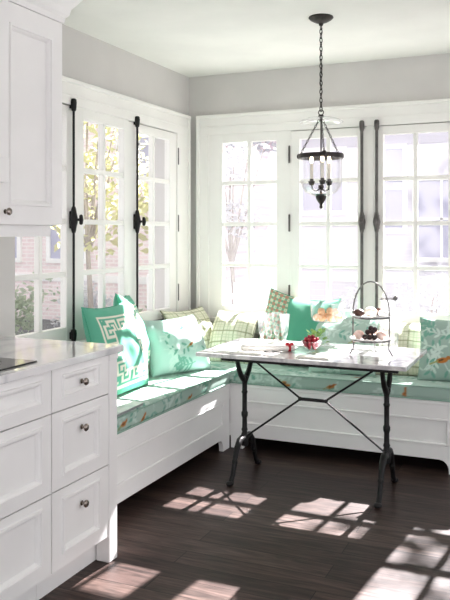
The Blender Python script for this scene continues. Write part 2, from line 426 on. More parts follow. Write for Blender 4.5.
# ------------------------------------------------------------------ window-seat benches
ZB = .42
def bench(name, label, W, L0, L1, feet, corner):
    """W maps (u along, v out of the wall, z); front face at v=.6"""
    root = empty(name, label, 'bench', W((L0 + L1) / 2, .3, 0))
    o = Vector(root.location)
    def put(nm, b, m='paint'):
        bmesh.ops.translate(b, verts=b.verts, vec=-o); return obj(nm, b, m, root)
    b = new(); wbox(b, W, L0, L1, .045, .604, ZB - .022, ZB, .003); put('seat_board', b)
    b = new()
    wbox(b, W, L0, L1, .575, .594, .085, ZB - .022, .001)                 # backing sheet
    wbox(b, W, L0, L1, .59, .600, .318, ZB - .022, .002); wbox(b, W, L0, L1, .59, .600, .085, .160, .002)
    wbox(b, W, L0, L1, .585, .6, .08, .087)
    for f0, f1 in feet: wbox(b, W, f0, f1, .59, .600, .158, .32, .002)
    put('front_panel', b)
    b = new()
    for f0, f1 in zip([f[1] for f in feet[:-1]], [f[0] for f in feet[1:]]):
        for z0, z1 in ((.304, .318), (.160, .174)): wbox(b, W, f0, f1, .592, .6045, z0, z1, .003)
        wbox(b, W, f0, f0 + .012, .592, .6035, .16, .318, .003); wbox(b, W, f1 - .012, f1, .592, .6035, .16, .318, .003)
    put('panel_moulding', b)
    for f0, f1 in feet:
        b = new(); c0, c1 = f0, f1; sl = .002 if abs(c0 - corner) < .02 else .05; sr = .002 if abs(c1 - corner) < .02 else .05
        # bracket foot with a curved shoulder either side
        prof = [(c0 - sl, .0795)] + [(c0 - sl + sl * math.sin(t), .078 - .06 * (1 - math.cos(t))) for t in [k * PI / 12 for k in range(7)]] + [(c0, 0), (c1, 0)] + [(c1 + sr - sr * math.sin(t), .078 - .06 * (1 - math.cos(t))) for t in [k * PI / 12 for k in range(6, -1, -1)]] + [(c1 + sr, .0795)]
        A = [b.verts.new(W(u, .57, z)) for u, z in prof]; B = [b.verts.new(W(u, .5998, z)) for u, z in prof]
        for i in range(len(prof)):
            j = (i + 1) % len(prof); b.faces.new((A[i], A[j], B[j], B[i]))
        b.faces.new(A[::-1]); b.faces.new(B)
        put('bracket_foot', b)
    b = new(); wbox(b, W, L0, L1, .25, .265, 0, .09); put('toe_board', b, 'recess_shade')  # board and plate coloured dark to stand in for under-bench shade
    b = new(); wbox(b, W, L0, L1, .24, .575, .09, .10); put('floor_plate', b, 'recess_shade')
    return root
bench('window_seat_bench', 'long white panelled window-seat bench under the left wall windows', LEFT, -2.24, -.607, [(-2.18, -2.10), (-.71, -.612)], -.61)
bench('window_seat_bench', 'long white panelled window-seat bench along the back wall behind the table', BACK, .02, 3.4, [(.6062, .69), (1.985, 2.07), (3.28, 3.345)], .607)

# ------------------------------------------------------------------ printed fabric
rng = np.random.default_rng(4)
MINT = np.array(lin(166, 191, 179)[:3]); PALE = np.array(lin(194, 214, 204)[:3]); DEEP = np.array(lin(112, 164, 146)[:3])
ORANGE = np.array(lin(176, 112, 52)[:3]); OLIVE = np.array(lin(150, 158, 96)[:3]); CREAM = np.array(lin(238, 234, 218)[:3])
GREEN = np.array(lin(98, 176, 148)[:3]); EMER = np.array(lin(84, 160, 132)[:3])

def mix(col, c, w): return col * (1 - w[:, None]) + c * w[:, None]
def seg_w(P, a, b, w):
    a = np.array(a); b = np.array(b); d = b - a; t = np.clip(((P - a) @ d) / max(d @ d, 1e-9), 0, 1)
    dist = np.linalg.norm(P - (a + t[:, None] * d), axis=1)
    return np.clip((w - dist) / (w * .5), 0, 1)
def ell_w(P, c, a, b, th):
    q = P - np.array(c); x = q[:, 0] * math.cos(th) + q[:, 1] * math.sin(th); y = -q[:, 0] * math.sin(th) + q[:, 1] * math.cos(th)
    return np.clip((1 - ((x / a) ** 2 + (y / b) ** 2)) * 3, 0, 1)
def bird(P, col, c, s, th):
    col = mix(col, ORANGE, ell_w(P, c, .030 * s, .014 * s, th))
    ca, sa = math.cos(th), math.sin(th)
    pt = lambda x, y: (c[0] + (x * ca - y * sa) * s, c[1] + (x * sa + y * ca) * s)
    col = mix(col, ORANGE * .9, ell_w(P, pt(.03, .008), .012 * s, .010 * s, th))
    col = mix(col, OLIVE, seg_w(P, pt(-.02, 0), pt(-.055, -.008), .005 * s))
    return mix(col, np.array(lin(96, 70, 44)[:3]), ell_w(P, pt(-.004, .002), .014 * s, .005 * s, th + .2))
def sprig(P, col, p, ang, L, r, leafc):
    p = np.array(p, float)
    for k in range(5):
        q = p + np.array([math.cos(ang), math.sin(ang)]) * L / 5
        col = mix(col, leafc, seg_w(P, p, q, .0045)); 
        for s in (-1, 1):
            a2 = ang + s * r.uniform(.6, 1.1); c = q + np.array([math.cos(a2), math.sin(a2)]) * .026
            col = mix(col, leafc if r.random() < .7 else DEEP, ell_w(P, c, .024, .009, a2))
        p = q; ang += r.uniform(-.35, .35)
    return col
def botanical(P, seed, span, n, birds, base=MINT):
    r = random.Random(seed); col = np.tile(base, (len(P), 1))
    for k in range(n):
        p = (r.uniform(*span[0]), r.uniform(*span[1]))
        near = np.ones(len(P), bool)
        col = sprig(P, col, p, r.uniform(0, 2 * PI), r.uniform(.10, .2), r, PALE if r.random() < .75 else DEEP)
    for (bx_, by_, s, th) in birds: col = bird(P, col, (bx_, by_), s, th)
    return col
def plaid(P, base=None):
    col = np.tile(np.array(lin(226, 226, 204)[:3]), (len(P), 1))
    L1 = np.array(lin(150, 156, 118)[:3]); L2 = np.array(lin(198, 204, 172)[:3])
    for i in (0, 1):
        t = (P[:, i] / .085) % 1
        col = mix(col, L1, np.clip((.07 - np.abs(t - .5)) / .03, 0, 1) * .85)
        col = mix(col, L2, np.clip((.05 - np.abs(t - .12)) / .02, 0, 1) * .7)
        col = mix(col, L2, np.clip((.05 - np.abs(t - .88)) / .02, 0, 1) * .7)
    return col
KEY = ["XXXXXX..", "X....X..", "X.XX.X..", "X..X.X..", "XXXX.XXX"]
def greekkey(P, w, h):
    col = np.tile(GREEN, (len(P), 1)); c = .0135
    dx = w / 2 - np.abs(P[:, 0]); dy = h / 2 - np.abs(P[:, 1] - h / 2)
    d = np.minimum(dx, dy); along = np.where(dx < dy, P[:, 1], P[:, 0] + 3 * c)
    line = ((d > .040) & (d < .054))
    row = np.floor((d - .068) / c).astype(int); colm = np.floor(along / c).astype(int) % 8
    tab = np.array([[ch == 'X' for ch in s] for s in KEY])
    ok = (row >= 0) & (row < 5); key = np.zeros(len(P), bool); key[ok] = tab[row[ok], colm[ok]]
    col[line | key] = CREAM
    return col
def dotted(P):
    col = np.tile(np.array(lin(122, 170, 140)[:3]), (len(P), 1)); s = .042
    for off, c in ((0, (206, 120, 104)), (.5, (226, 226, 200))):
        q = P / s + off; f = q - np.floor(q) - .5
        col = mix(col, np.array(lin(*c)[:3]), np.clip((.30 - np.abs(f).max(1)) / .08, 0, 1))
        col = mix(col, np.array(lin(122, 170, 140)[:3]), np.clip((.13 - np.abs(f).max(1)) / .06, 0, 1))
    return col
def solid(c): return lambda P: np.tile(np.array(c), (len(P), 1))

def set_print(me, cols):
    a = me.color_attributes.new('print', 'FLOAT_COLOR', 'POINT')
    buf = np.ones((len(cols), 4), np.float32); buf[:, :3] = cols
    a.data.foreach_set('color', buf.ravel())

def pillow(name, label, w, h, T, loc, yaw, lean, front, back, piping='piping', roll=0, group=None, n=88, pinch=.10, seed=0, bend=0):
    """origin bottom centre, width along X, height along Z, printed front faces -Y"""
    r = random.Random(seed)
    bm = new(); N = n; grid = {}
    def pos(i, j, side):
        u = i / N * 2 - 1; v = j / N * 2 - 1
        sx = 1 - pinch * (1 - abs(v) ** 2.2) * .6; sz = 1 - pinch * (1 - abs(u) ** 2.2)
        x = w / 2 * u * sx; z = h / 2 * v * (sz if v > 0 else 1 - (1 - sz) * .4)
        prof = max(0, (1 - u * u) * (1 - v * v)) ** .42
        sag = 1 + .28 * (-v) * (1 - v * v)
        wr = .006 * math.sin(9 * u + 4 * v + seed) * math.sin(5 * v - 3 * u + seed * 2) * prof
        y = side * (T / 2 * prof * sag + wr)
        if bend and v > -.2: y += bend * ((v + .2) / 1.2) ** 2; z -= bend * .35 * ((v + .2) / 1.2) ** 2
        return (x, y, z + h / 2)
    P = []
    for side in (-1, 1):
        for j in range(N + 1):
            for i in range(N + 1):
                edge = i in (0, N) or j in (0, N)
                if edge and side == 1: grid[(i, j, 1)] = grid[(i, j, -1)]; continue
                grid[(i, j, side)] = bm.verts.new(pos(i, j, side)); P.append((i / N * w - w / 2, j / N * h, side))
        for j in range(N):
            for i in range(N):
                q = [grid[(i, j, side)], grid[(i + 1, j, side)], grid[(i + 1, j + 1, side)], grid[(i, j + 1, side)]]
                bm.faces.new(q if side < 0 else q[::-1])
    P = np.array(P); root = empty(name, label, 'pillow', loc, group)
    root.rotation_euler = Matrix.Rotation(yaw, 3, 'Z').to_4x4().to_euler()
    R = Matrix.Rotation(yaw, 4, 'Z') @ Matrix.Rotation(-lean, 4, 'X') @ Matrix.Rotation(roll, 4, 'Y')
    root.rotation_euler = R.to_euler()
    o = obj('cover', bm, 'print', root, True)
    cols = np.where((P[:, 2] < 0)[:, None], front(P[:, :2]), back(P[:, :2])); set_print(o.data, cols)
    if piping:
        pb = new(); ring = [pos(i, 0, 0) for i in range(0, N, 4)] + [pos(N, j, 0) for j in range(0, N, 4)] + [pos(i, N, 0) for i in range(N, 0, -4)] + [pos(0, j, 0) for j in range(N, 0, -4)]
        tube(pb, ring, .0042, 6, closed=True); obj('piping', pb, piping, root, True)
    return root

# seat cushions : rounded profile extruded along the bench
def seat_cushion(name, label, W, L0, L1, v0, v1, seed, nsp, birds):
    z0, z1 = ZB, .506; r = .022; prof = []
    def arc(cx, cz, a0):
        for k in range(5):
            a = a0 + k * PI / 8; prof.append((cx + r * math.cos(a), cz + r * math.sin(a)))
    def line(a, b, n):
        for k in range(1, n): prof.append((a[0] + (b[0] - a[0]) * k / n, a[1] + (b[1] - a[1]) * k / n))
    arc(v1 - r, z0 + r, -PI / 2); line((v1, z0 + r), (v1, z1 - r), 5); arc(v1 - r, z1 - r, 0)
    line((v1 - r, z1), (v0 + r, z1), 44); arc(v0 + r, z1 - r, PI / 2); arc(v0 + r, z0 + r, PI)
    s = [0]
    for a, b in zip(prof, prof[1:]): s.append(s[-1] + math.hypot(a[0] - b[0], a[1] - b[1]))
    NL = int((L1 - L0) / .0125); bm = new(); rows = []; P = []
    for i in range(NL + 1):
        u = L0 + (L1 - L0) * i / NL; e = min(i, NL - i); sh = 0 if e > 2 else (.010, .004, .001)[e]
        row = []
        for k, (v, z) in enumerate(prof):
            zz = z + .006 * math.sin(u * 3.1 + v * 2) * (z > z1 - .001)
            zc = (z0 + z1) / 2; zz = zc + (zz - zc) * (1 - sh * 12); vc = (v0 + v1) / 2; vv = vc + (v - vc) * (1 - sh * .8)
            row.append(bm.verts.new(W(u, vv, zz))); P.append((u, s[k]))
        rows.append(row)
    m = len(prof)
    for A, B in zip(rows, rows[1:]):
        for k in range(m): bm.faces.new((A[k], A[(k + 1) % m], B[(k + 1) % m], B[k]))
    bm.faces.new(rows[0][::-1]); bm.faces.new(rows[-1])
    root = empty(name, label, 'cushion', W((L0 + L1) / 2, (v0 + v1) / 2, ZB))
    bmesh.ops.translate(bm, verts=bm.verts, vec=-Vector(root.location))
    o = obj('cover', bm, 'print', root, True)
    set_print(o.data, botanical(np.array(P), seed, ((L0, L1), (0, .7)), nsp, birds))
    pb = new()
    for z in (z0 + .006, z1 - .006):
        tube(pb, [W(L0 + (L1 - L0) * k / 40, v1 + .0005, z) for k in range(41)], .004, 6)
    bmesh.ops.translate(pb, verts=pb.verts, vec=-Vector(root.location)); obj('piping', pb, 'piping', root, True)
seat_cushion('seat_cushion', 'sunlit mint botanical seat cushion lying along the left bench', LEFT, -2.24, -.612, .06, .605, 3, 60,
             [(-1.74, .035, .9, .5), (-1.93, .05, 1, .2), (-1.2, .04, .8, .1)])
seat_cushion('seat_cushion', 'shaded mint botanical seat cushion with orange birds along the back bench', BACK, .02, 3.39, .06, .605, 5, 95,
             [(.98, .04, 1.0, -.6), (1.42, .20, .9, .2), (1.28, .045, .9, .3), (1.735, .045, .9, 1.3), (2.1, .05, .9, .2)])

# ------------------------------------------------------------------ pillows
ZS = .50
gk = lambda P: greekkey(P, .50, .50)
def yaw_for(nx, ny): return math.atan2(nx, -ny)      # yaw that points local -Y along (nx, ny)
pillow('throw_pillow', 'front green throw pillow with cream Greek-key border beside the counter end', .50, .52, .20, (.35, -1.47, ZS), yaw_for(1, .04), .28, gk, solid(GREEN), 'greenpiping', seed=1)
pillow('throw_pillow', 'rear green Greek-key pillow whose corner peaks behind the front one', .46, .52, .18, (.20, -1.07, ZS + .02), yaw_for(.90, .40), .24, gk, solid(GREEN), 'greenpiping', roll=.08, seed=2)
pillow('throw_pillow', 'pale mint throw pillow with a leafy burst, third along the left bench', .48, .41, .18, (.355, -.80, ZS), yaw_for(.90, -.42), .40, lambda P: botanical(P, 11, ((-.2, .2), (.02, .42)), 13, [(.05, .16, .7, .4)], np.array(lin(178, 206, 196)[:3])), solid(PALE), 'piping', seed=3, bend=.05)
pillow('throw_pillow', 'cream and olive plaid pillow in the corner of the left bench', .42, .42, .16, (.27, -.36, ZS), yaw_for(.94, -.30), .36, plaid, plaid, 'plaidpiping', seed=4, bend=.05)
pillow('throw_pillow', 'cream and olive plaid pillow at the left end of the back bench', .33, .46, .17, (.475, -.36, ZS), yaw_for(.05, -1), .46, plaid, plaid, 'plaidpiping', seed=5, bend=.10)
pillow('throw_pillow', 'green patterned pillow with small red checks behind the drinking glasses', .40, .50, .16, (.80, -.18, ZS), yaw_for(.08, -1), .16, dotted, dotted, 'greenpiping', roll=.20, seed=6, bend=.03)
pillow('throw_pillow', 'plain emerald pillow behind the berry bowl', .36, .52, .16, (1.03, -.31, ZS + .010), yaw_for(.05, -1), .30, solid(EMER), solid(EMER), 'greenpiping', seed=7, bend=.09)
pillow('throw_pillow', 'mint botanical pillow behind the footed glass bowl', .44, .49, .16, (1.30, -.44, ZS), yaw_for(-.06, -1), .46, lambda P: botanical(P, 21, ((-.22, .22), (.02, .44)), 14, [(.1, .2, .8, .3)]), solid(MINT), 'piping', roll=-.06, seed=8, bend=.11)
pillow('throw_pillow', 'cream and olive plaid pillow right of the tiered stand', .38, .41, .16, (1.66, -.33, ZS), yaw_for(.08, -1), .46, plaid, plaid, 'plaidpiping', seed=9, bend=.06)
pillow('throw_pillow', 'large mint botanical pillow with an orange bird at the right edge', .44, .40, .18, (2.0, -.44, ZS), yaw_for(.05, -1), .36, lambda P: botanical(P, 31, ((-.2, .2), (.02, .38)), 13, [(-.075, .115, 1.35, .15), (.1, .25, .8, .4)], np.array(lin(152, 176, 165)[:3])), solid(MINT), 'piping', seed=10)

# magazine on the left bench by the counter
t = empty('magazine', 'pale magazine lying on the left bench cushion by the counter', 'magazine', (.50, -1.87, .5105), rz=.05)
b = new(); box(b, (-.105, -.14, 0), (.105, .14, .012), .001); obj('pages', b, 'magedge', t)
b = new(); box(b, (-.107, -.142, .012), (.107, .142, .0135)); obj('cover', b, 'magpaper', t)

# ------------------------------------------------------------------ kitchen units
XF = .8226
def panel_front(name, parent, y0, y1, z0, z1, py0, py1, pz0, pz1, xf, th=.02, bead=.013):
    b = new()
    rec = .013
    box(b, (xf - th, y0, z0), (xf - rec, y1, z1))
    for a in (((y0, z0), (y1, pz0)), ((y0, pz1), (y1, z1)), ((y0, pz0), (py0, pz1)), ((py1, pz0), (y1, pz1))):
        box(b, (xf - rec - .001, a[0][0], a[0][1]), (xf, a[1][0], a[1][1]))
    # raised bead round the recess
    prof = [(-bead, 0), (-bead * .8, .008), (-bead * .1, .008), (bead * .1, .001), (bead * .5, -.003), (bead, -rec + .001), (bead * .2, -rec), (-bead, -rec)]
    ring = []
    for cy, cz, sy, sz in ((py0, pz0, 1, 1), (py1, pz0, -1, 1), (py1, pz1, -1, -1), (py0, pz1, 1, -1)):
        ring.append([b.verts.new((xf + q, cy + sy * p, cz + sz * p)) for p, q in prof])
    for i in range(4):
        A, B = ring[i], ring[(i + 1) % 4]
        for k in range(len(prof)):
            b.faces.new((A[k], A[(k + 1) % len(prof)], B[(k + 1) % len(prof)], B[k]))
    bo = Vector(parent.location); bmesh.ops.translate(b, verts=b.verts, vec=-bo)
    return obj(name, b, 'paint', parent)
def knob(parent, x, y, z, off):
    b = new()
    prof = [(0, 0), (.006, 0), (.0055, .010), (.0075, .014), (.0145, .018), (.0155, .023), (.012, .0275), (.006, .0295), (0, .030)]
    lathe(b, prof, n=16)
    lathe(b, [(.010, .0), (.010, .002), (.006, .003)], n=16)
    bmesh.ops.rotate(b, verts=b.verts, cent=(0, 0, 0), matrix=Matrix.Rotation(PI / 2, 3, 'Y'))
    bmesh.ops.translate(b, verts=b.verts, vec=Vector((x, y, z)) - Vector(off))
    return obj('knob', b, 'nickel', parent, True)
ROWS = [(.116, .4175, .178, .371), (.4225, .7175, .479, .672), (.7225, .884, .776, .845)]
def base_cabinet(label, y0, y1, py0, py1, knobs, post):
    off = ((.2 + XF) / 2, (y0 + y1) / 2, 0)
    root = empty('base_cabinet', label, 'cabinet', off)
    b = new(); box(b, (.205, y0, .108), (XF - .022, y1, .888)); bmesh.ops.translate(b, verts=b.verts, vec=-Vector(off)); obj('carcass', b, 'paint', root)
    b = new(); box(b, (.21, y0, 0), (.752, y1 - (.03 if post else 0), .108)); bmesh.ops.translate(b, verts=b.verts, vec=-Vector(off)); obj('toe_kick', b, 'paint', root)
    ye = y1 - (.066 if post else .0)
    for (z0, z1, pz0, pz1), kz in zip(ROWS, (.316, .622, .806)):
        d = panel_front('drawer', root, y0 + .002, ye - .002, z0, z1, py0, py1, pz0, pz1, XF)
        if knobs: knob(d, XF - .009, -2.589, kz, off)
    if post:
        b = new(); box(b, (XF - .065, y1 - .064, 0), (XF + .002, y1, .888), .003)
        box(b, (XF - .068, y1 - .066, .86), (XF + .005, y1 + .001, .888), .002)
        bmesh.ops.translate(b, verts=b.verts, vec=-Vector(off)); obj('corner_post', b, 'paint', root)
        b = new(); box(b, (.205, y1 - .02, 0), (XF - .06, y1 - .002, .888)); bmesh.ops.translate(b, verts=b.verts, vec=-Vector(off)); obj('end_panel', b, 'paint', root)
    return root
base_cabinet('narrow white three-drawer base cabinet with corner post beside the bench', -2.797, -2.338, -2.722, -2.484, True, True)
base_cabinet('wide white three-drawer base cabinet under the cooktop', -3.60, -2.799, -3.52, -2.868, False, False)
b = new(); box(b, (.205, -3.62, .888), (XF + .022, -2.315, .918), .004, 2)
o = obj('countertop', b, 'countermarble'); tag(o, 'white veined marble countertop over the drawer cabinets', 'countertop')
t = empty('cooktop', 'black glass cooktop set on the marble counter', 'cooktop', (.52, -3.13, .918))
b = new(); box(b, (-.26, -.30, 0), (.262, .30, .006), .002); obj('glass_top', b, 'black_glass', t)
b = new()
for cx, cy, r in ((.1, .14, .10), (-.12, .14, .075), (.1, -.14, .08), (-.12, -.14, .10)): torus(b, (cx, cy, .0062), r, .0008, N=32, n=4)
obj('burner_ring', b, 'steel', t)

# upper cabinet, light rail, crown
XU = .553
off = (.375, -2.58, 1.39)
root = empty('upper_cabinet', 'white panelled upper wall cabinet with crown moulding above the counter', 'cabinet', off)
def put(nm, b, m, p=root, sm=False):
    bmesh.ops.translate(b, verts=b.verts, vec=-Vector(off)); return obj(nm, b, m, p, sm)
b = new(); box(b, (.202, -2.797, 1.436), (XU - .021, -2.361, H - .002)); put('carcass', b, 'paint')
d = panel_front('door', root, -2.785, -2.362, 1.437, 2.330, -2.705, -2.448, 1.526, 2.236, XU)
knob(d, XU - .002, -2.738, 1.487, off)
b = new(); box(b, (.21, -2.797, 1.386), (XU - .045, -2.385, 1.436), .002); put('light_rail', b, 'paint')
b = new()
# stepped cove crown, mitred round the free end
prof = [(0, 2.332), (.018, 2.336), (.022, 2.360), (.034, 2.372), (.040, 2.400), (.056, 2.420), (.085, 2.460), (.120, 2.510), (.135, 2.530), (.150, 2.538), (.155, 2.582), (0, 2.582)]
ring = [[b.verts.new(p) for p in path] for path in ([(XU - .02 + o_, -2.797, z) for o_, z in prof], [(XU - .02 + o_, -2.362 + o_, z) for o_, z in prof], [(.202, -2.362 + o_, z) for o_, z in prof])]
for A, B in zip(ring, ring[1:]):
    for k in range(len(prof)): b.faces.new((A[k], A[(k + 1) % len(prof)], B[(k + 1) % len(prof)], B[k]))
put('crown_moulding', b, 'paint')
# hood side over the cooktop
t = empty('range_hood', 'plain white range hood above the cooktop', 'range hood', (.41, -3.2, 1.595))
b = new(); box(b, (-.205, -.4, 0), (.218, .398, .10), .003); box(b, (-.205, -.395, .10), (.214, .394, H - 1.597)); obj('hood_body', b, 'paint', t)
b = new(); box(b, (-.16, -.34, -.004), (.17, .34, .001)); obj('filter_panel', b, 'nickel', t)

# ------------------------------------------------------------------ bistro table
TX, TY = 1.312, -1.078
t = empty('bistro_table', 'marble-topped bistro table with black cast-iron trestle legs', 'table', (TX, TY, 0))
b = new(); box(b, (-.575, -.318, .722), (.575, .318, .745), .004, 2); obj('tabletop', b, 'marble', t)
b = new()
for y in (-.285, .285): box(b, (-.43, y - .012, .706), (.53, y + .012, .722), .002)
for x in (-.41, .41): box(b, (x - .014, -.285, .706), (x + .014, .285, .722), .002)
obj('iron_frame', b, 'iron', t)
for x in (-.412, .412):
    b = new()
    sm = lambda a, bb, n, f: [f(a + (bb - a) * k / n) for k in range(n + 1)]
    # column with collars
    lathe(b, [(0, .17), (.020, .17), (.024, .20), (.020, .235), (.015, .25), (.019, .262), (.015, .274), (.0142, .33), (.019, .345), (.0195, .36), (.0142, .372), (.0142, .47), (.0185, .48), (.0142, .49), (.0145, .53), (.022, .555), (.022, .57), (0, .58)], (x, 0, 0), 16)
    for s in (-1, 1):
        # upper fork
        pts = [(x, s * v, z) for v, z in ((.0, .545), (.03, .565), (.065, .595), (.092, .635), (.108, .675), (.118, .708))]
        tube(b, pts, [.017, .017, .0155, .014, .013, .015], 10)
        box(b, (x - .02, s * .10, .703), (x + .02, s * .16, .709), .001)
        # splayed foot
        pts = [(x, s * v, z) for v, z in ((0, .20), (.035, .222), (.075, .215), (.115, .18), (.142, .13), (.158, .085), (.176, .045), (.205, .016), (.222, .012))]
        tube(b, pts, [.016, .019, .019, .0172, .015, .0138, .0138, .015, .012], 10)
        sphere(b, (x, s * .147, .115), .0185, (.9, 1, 1.2), 10, 8)
        sphere(b, (x, s * .218, .013), .022, (1, 1.25, .58), 12, 8)
    obj('trestle_leg', b, 'iron', t, True)
b = new()
for s in (-1, 1):
    tube(b, [(s * .075, 0, .472), (s * .40, 0, .700)], .0058, 8); tube(b, [(s * .075, 0, .466), (s * .41, 0, .218)], .0058, 8)
    sphere(b, (s * .075, 0, .469), .012, u=10, v=6)
box(b, (-.078, -.007, .460), (.078, .007, .478), .003)
obj('cross_brace', b, 'iron', t, True)

# ------------------------------------------------------------------ things on the table
ZT = .7455
# two-tier stand
SX, SY = 1.650, -1.125
t = empty('tiered_stand', 'wire-handled two-tier cake stand on the right of the table', 'cake stand', (SX, SY, ZT))
b = new(); w = .098
arch = [(-w - .018, 0, .004), (-w - .012, 0, .012), (-w + .002, 0, .035), (-w + .004, 0, .06), (-w, 0, .085), (-w, 0, .20)]
arch += [(-w * math.cos(a), 0, .225 + .172 * math.sin(a)) for a in [k * PI / 16 for k in range(0, 17)]]
arch += [(w, 0, .20), (w, 0, .085), (w - .004, 0, .06), (w - .002, 0, .035), (w + .012, 0, .012), (w + .018, 0, .004)]
tube(b, arch, .0042, 8); obj('wire_handle', b, 'silver', t, True)
b = new(); tube(b, [(0, .09, .083), (0, .088, .05), (0, .10, .02), (0, .115, .004)], .0038, 8)
obj('foot', b, 'silver', t, True)
for z, r in ((.085, .104), (.207, .100)):
    b = new(); torus(b, (0, 0, z), r - .004, .0045, N=40); obj('tier_ring', b, 'silver', t, True)
    b = new(); lathe(b, [(0, z - .002), (r * .7, z - .001), (r, z + .006), (r + .008, z + .010), (r + .008, z + .0125), (r, z + .009), (r * .7, z + .002), (0, z + .001)], n=40)
    obj('plate', b, 'porcelain', t, True)
def at_stand(dx, dy, z): return (SX + dx, SY + dy, ZT + z)
def blob(name, label, cat, m, loc, r, sc, group=None, jit=.05, seed=1):
    rd = random.Random(seed); b = new(); sphere(b, (0, 0, r * sc[2]), r, sc, 14, 10, jit, rd)
    o = obj(name, b, m, smooth=True, loc=loc); return tag(o, label, cat, group)
ZL, ZU = .0885, .2105
blob('pastry', 'pink pastry left of the dark fruit on the lower tier', 'pastry', 'pinkcake', at_stand(-.062, -.01, ZL), .026, (1.1, 1, .9), seed=2)
blob('pastry', 'pink pastry right of the dark fruit on the lower tier', 'pastry', 'pinkcake', at_stand(.058, -.005, ZL), .027, (1.1, 1, .9), seed=3)
blob('pastry', 'pale pink pastry standing behind the dark fruit on the lower tier', 'pastry', 'pinkcake', at_stand(.0, .045, ZL), .026, (1.2, 1, 1.1), seed=4)
fruit = [(-.026, -.03, 0), (.0, -.036, 0), (.026, -.03, 0), (-.013, -.008, .0), (.014, -.008, .0), (-.012, -.026, .027), (.014, -.024, .027), (.003, -.014, .046), (.024, -.015, .040)]
for k, (dx, dy, dz) in enumerate(fruit):
    blob('dark_fruit', 'dark glossy fruit heaped on the lower tier of the stand', 'fruit', 'darkberry', at_stand(dx, dy, ZL + dz), .015, (1, 1, .95), 'dark fruit on the lower tier', .03, k)
blob('biscuit', 'dark brown biscuit at the left of the upper tier', 'biscuit', 'choc', at_stand(-.060, -.02, ZU), .026, (1.15, 1, .75), seed=21)
blob('cupcake', 'large cream iced cake in the middle of the upper tier', 'cake', 'cream', at_stand(.0, -.01, ZU), .033, (1.05, 1, .75), seed=22)
blob('cupcake', 'small pale iced cake at the right of the upper tier', 'cake', 'porcelain', at_stand(.062, .0, ZU), .024, (1, 1, .8), seed=23)
blob('biscuit', 'brown biscuit leaning at the back right of the upper tier', 'biscuit', 'choc', at_stand(.035, .05, ZU), .022, (1.1, .6, 1), seed=24)

# glass jug behind the stand
t = empty('glass_jug', 'clear glass jug behind the tiered stand', 'jug', (1.69, -.87, ZT))
b = new(); lathe(b, [(0, .004), (.045, .004), (.052, .02), (.056, .08), (.05, .15), (.040, .20), (.040, .25), (.048, .285)], n=28)
lathe(b, [(0, 0), (.044, 0), (.048, .004)], n=28); obj('body', b, 'glass', t, True)
b = new(); tube(b, [(.040, 0, .265), (.065, 0, .285), (.092, 0, .28), (.105, 0, .245), (.098, 0, .20), (.075, 0, .165), (.05, 0, .15)], .005, 8); obj('handle', b, 'glass', t, True)
b = new(); torus(b, (0, 0, .285), .048, .003, N=28, n=6); tube(b, [(.035, -.01, .285), (.045, -.012, .295), (.050, -.012, .303)], [.012, .012, .007], 8); obj('rim', b, 'silver', t, True)

# footed glass bowl with peach pastries
CX, CY = 1.335, -.86
t = empty('footed_bowl', 'tall footed clear glass bowl filled with peach pastries', 'bowl', (CX, CY, ZT))
b = new(); lathe(b, [(0, .138), (.07, .140), (.092, .150), (.099, .17), (.101, .25)], n=36); torus(b, (0, 0, .25), .101, .002, N=36, n=6); obj('bowl', b, 'glass', t, True)
b = new(); lathe(b, [(.058, 0), (.056, .004), (.02, .010), (.009, .02), (.008, .06), (.013, .07), (.008, .08), (.009, .125), (.018, .138)], n=24); obj('stem', b, 'glass', t, True)
rd = random.Random(8); k = 0
for ring_r, cnt, z in ((.066, 8, .143), (.026, 3, .143), (.045, 5, .176)):
    for i in range(cnt):
        a = 2 * PI * i / cnt + z * 9
        blob('pastry', 'peach pastry ball inside the footed glass bowl', 'pastry', 'peach', (CX + ring_r * math.cos(a), CY + ring_r * math.sin(a), ZT + z + .003), .0215, (1, 1, .88), 'peach pastries in the footed bowl', .06, 40 + k); k += 1

# berry bowl
BX, BY = 1.332, -1.165
t = empty('berry_bowl', 'small footed clear glass bowl heaped with red berries', 'bowl', (BX, BY, ZT))
b = new(); lathe(b, [(0, .018), (.022, .020), (.040, .032), (.052, .05), (.056, .066)], n=28); torus(b, (0, 0, .066), .056, .0018, N=28, n=6); obj('bowl', b, 'glass', t, True)
b = new(); lathe(b, [(.030, 0), (.028, .004), (.008, .008), (.008, .014), (.02, .019)], n=20); obj('foot', b, 'glass', t, True)
pr_ = new(); sphere(pr_, (0, 0, 0), .0105, (1, 1, .95), 10, 8, .04, random.Random(3))
proto = None; rd = random.Random(12)
spots = []
for z, R, c in ((.031, .020, 4), (.045, .034, 9), (.046, .012, 3), (.060, .042, 11), (.062, .021, 6), (.077, .033, 8), (.078, .010, 3), (.089, .014, 3)):
    for i in range(c): spots.append((R * math.cos(2 * PI * i / c + z * 40), R * math.sin(2 * PI * i / c + z * 40), z))
for s in spots:
    if proto is None:
        proto = obj('red_berry', pr_, 'berry', smooth=True); tag(proto, 'round red berry heaped in the small glass bowl', 'berry', 'red berries in the glass bowl'); o = proto
    else: o = copy_tree(proto)
    o.location = (BX + s[0], BY + s[1], ZT + s[2]); o.rotation_euler = (rd.uniform(0, 3), rd.uniform(0, 3), rd.uniform(0, 3))

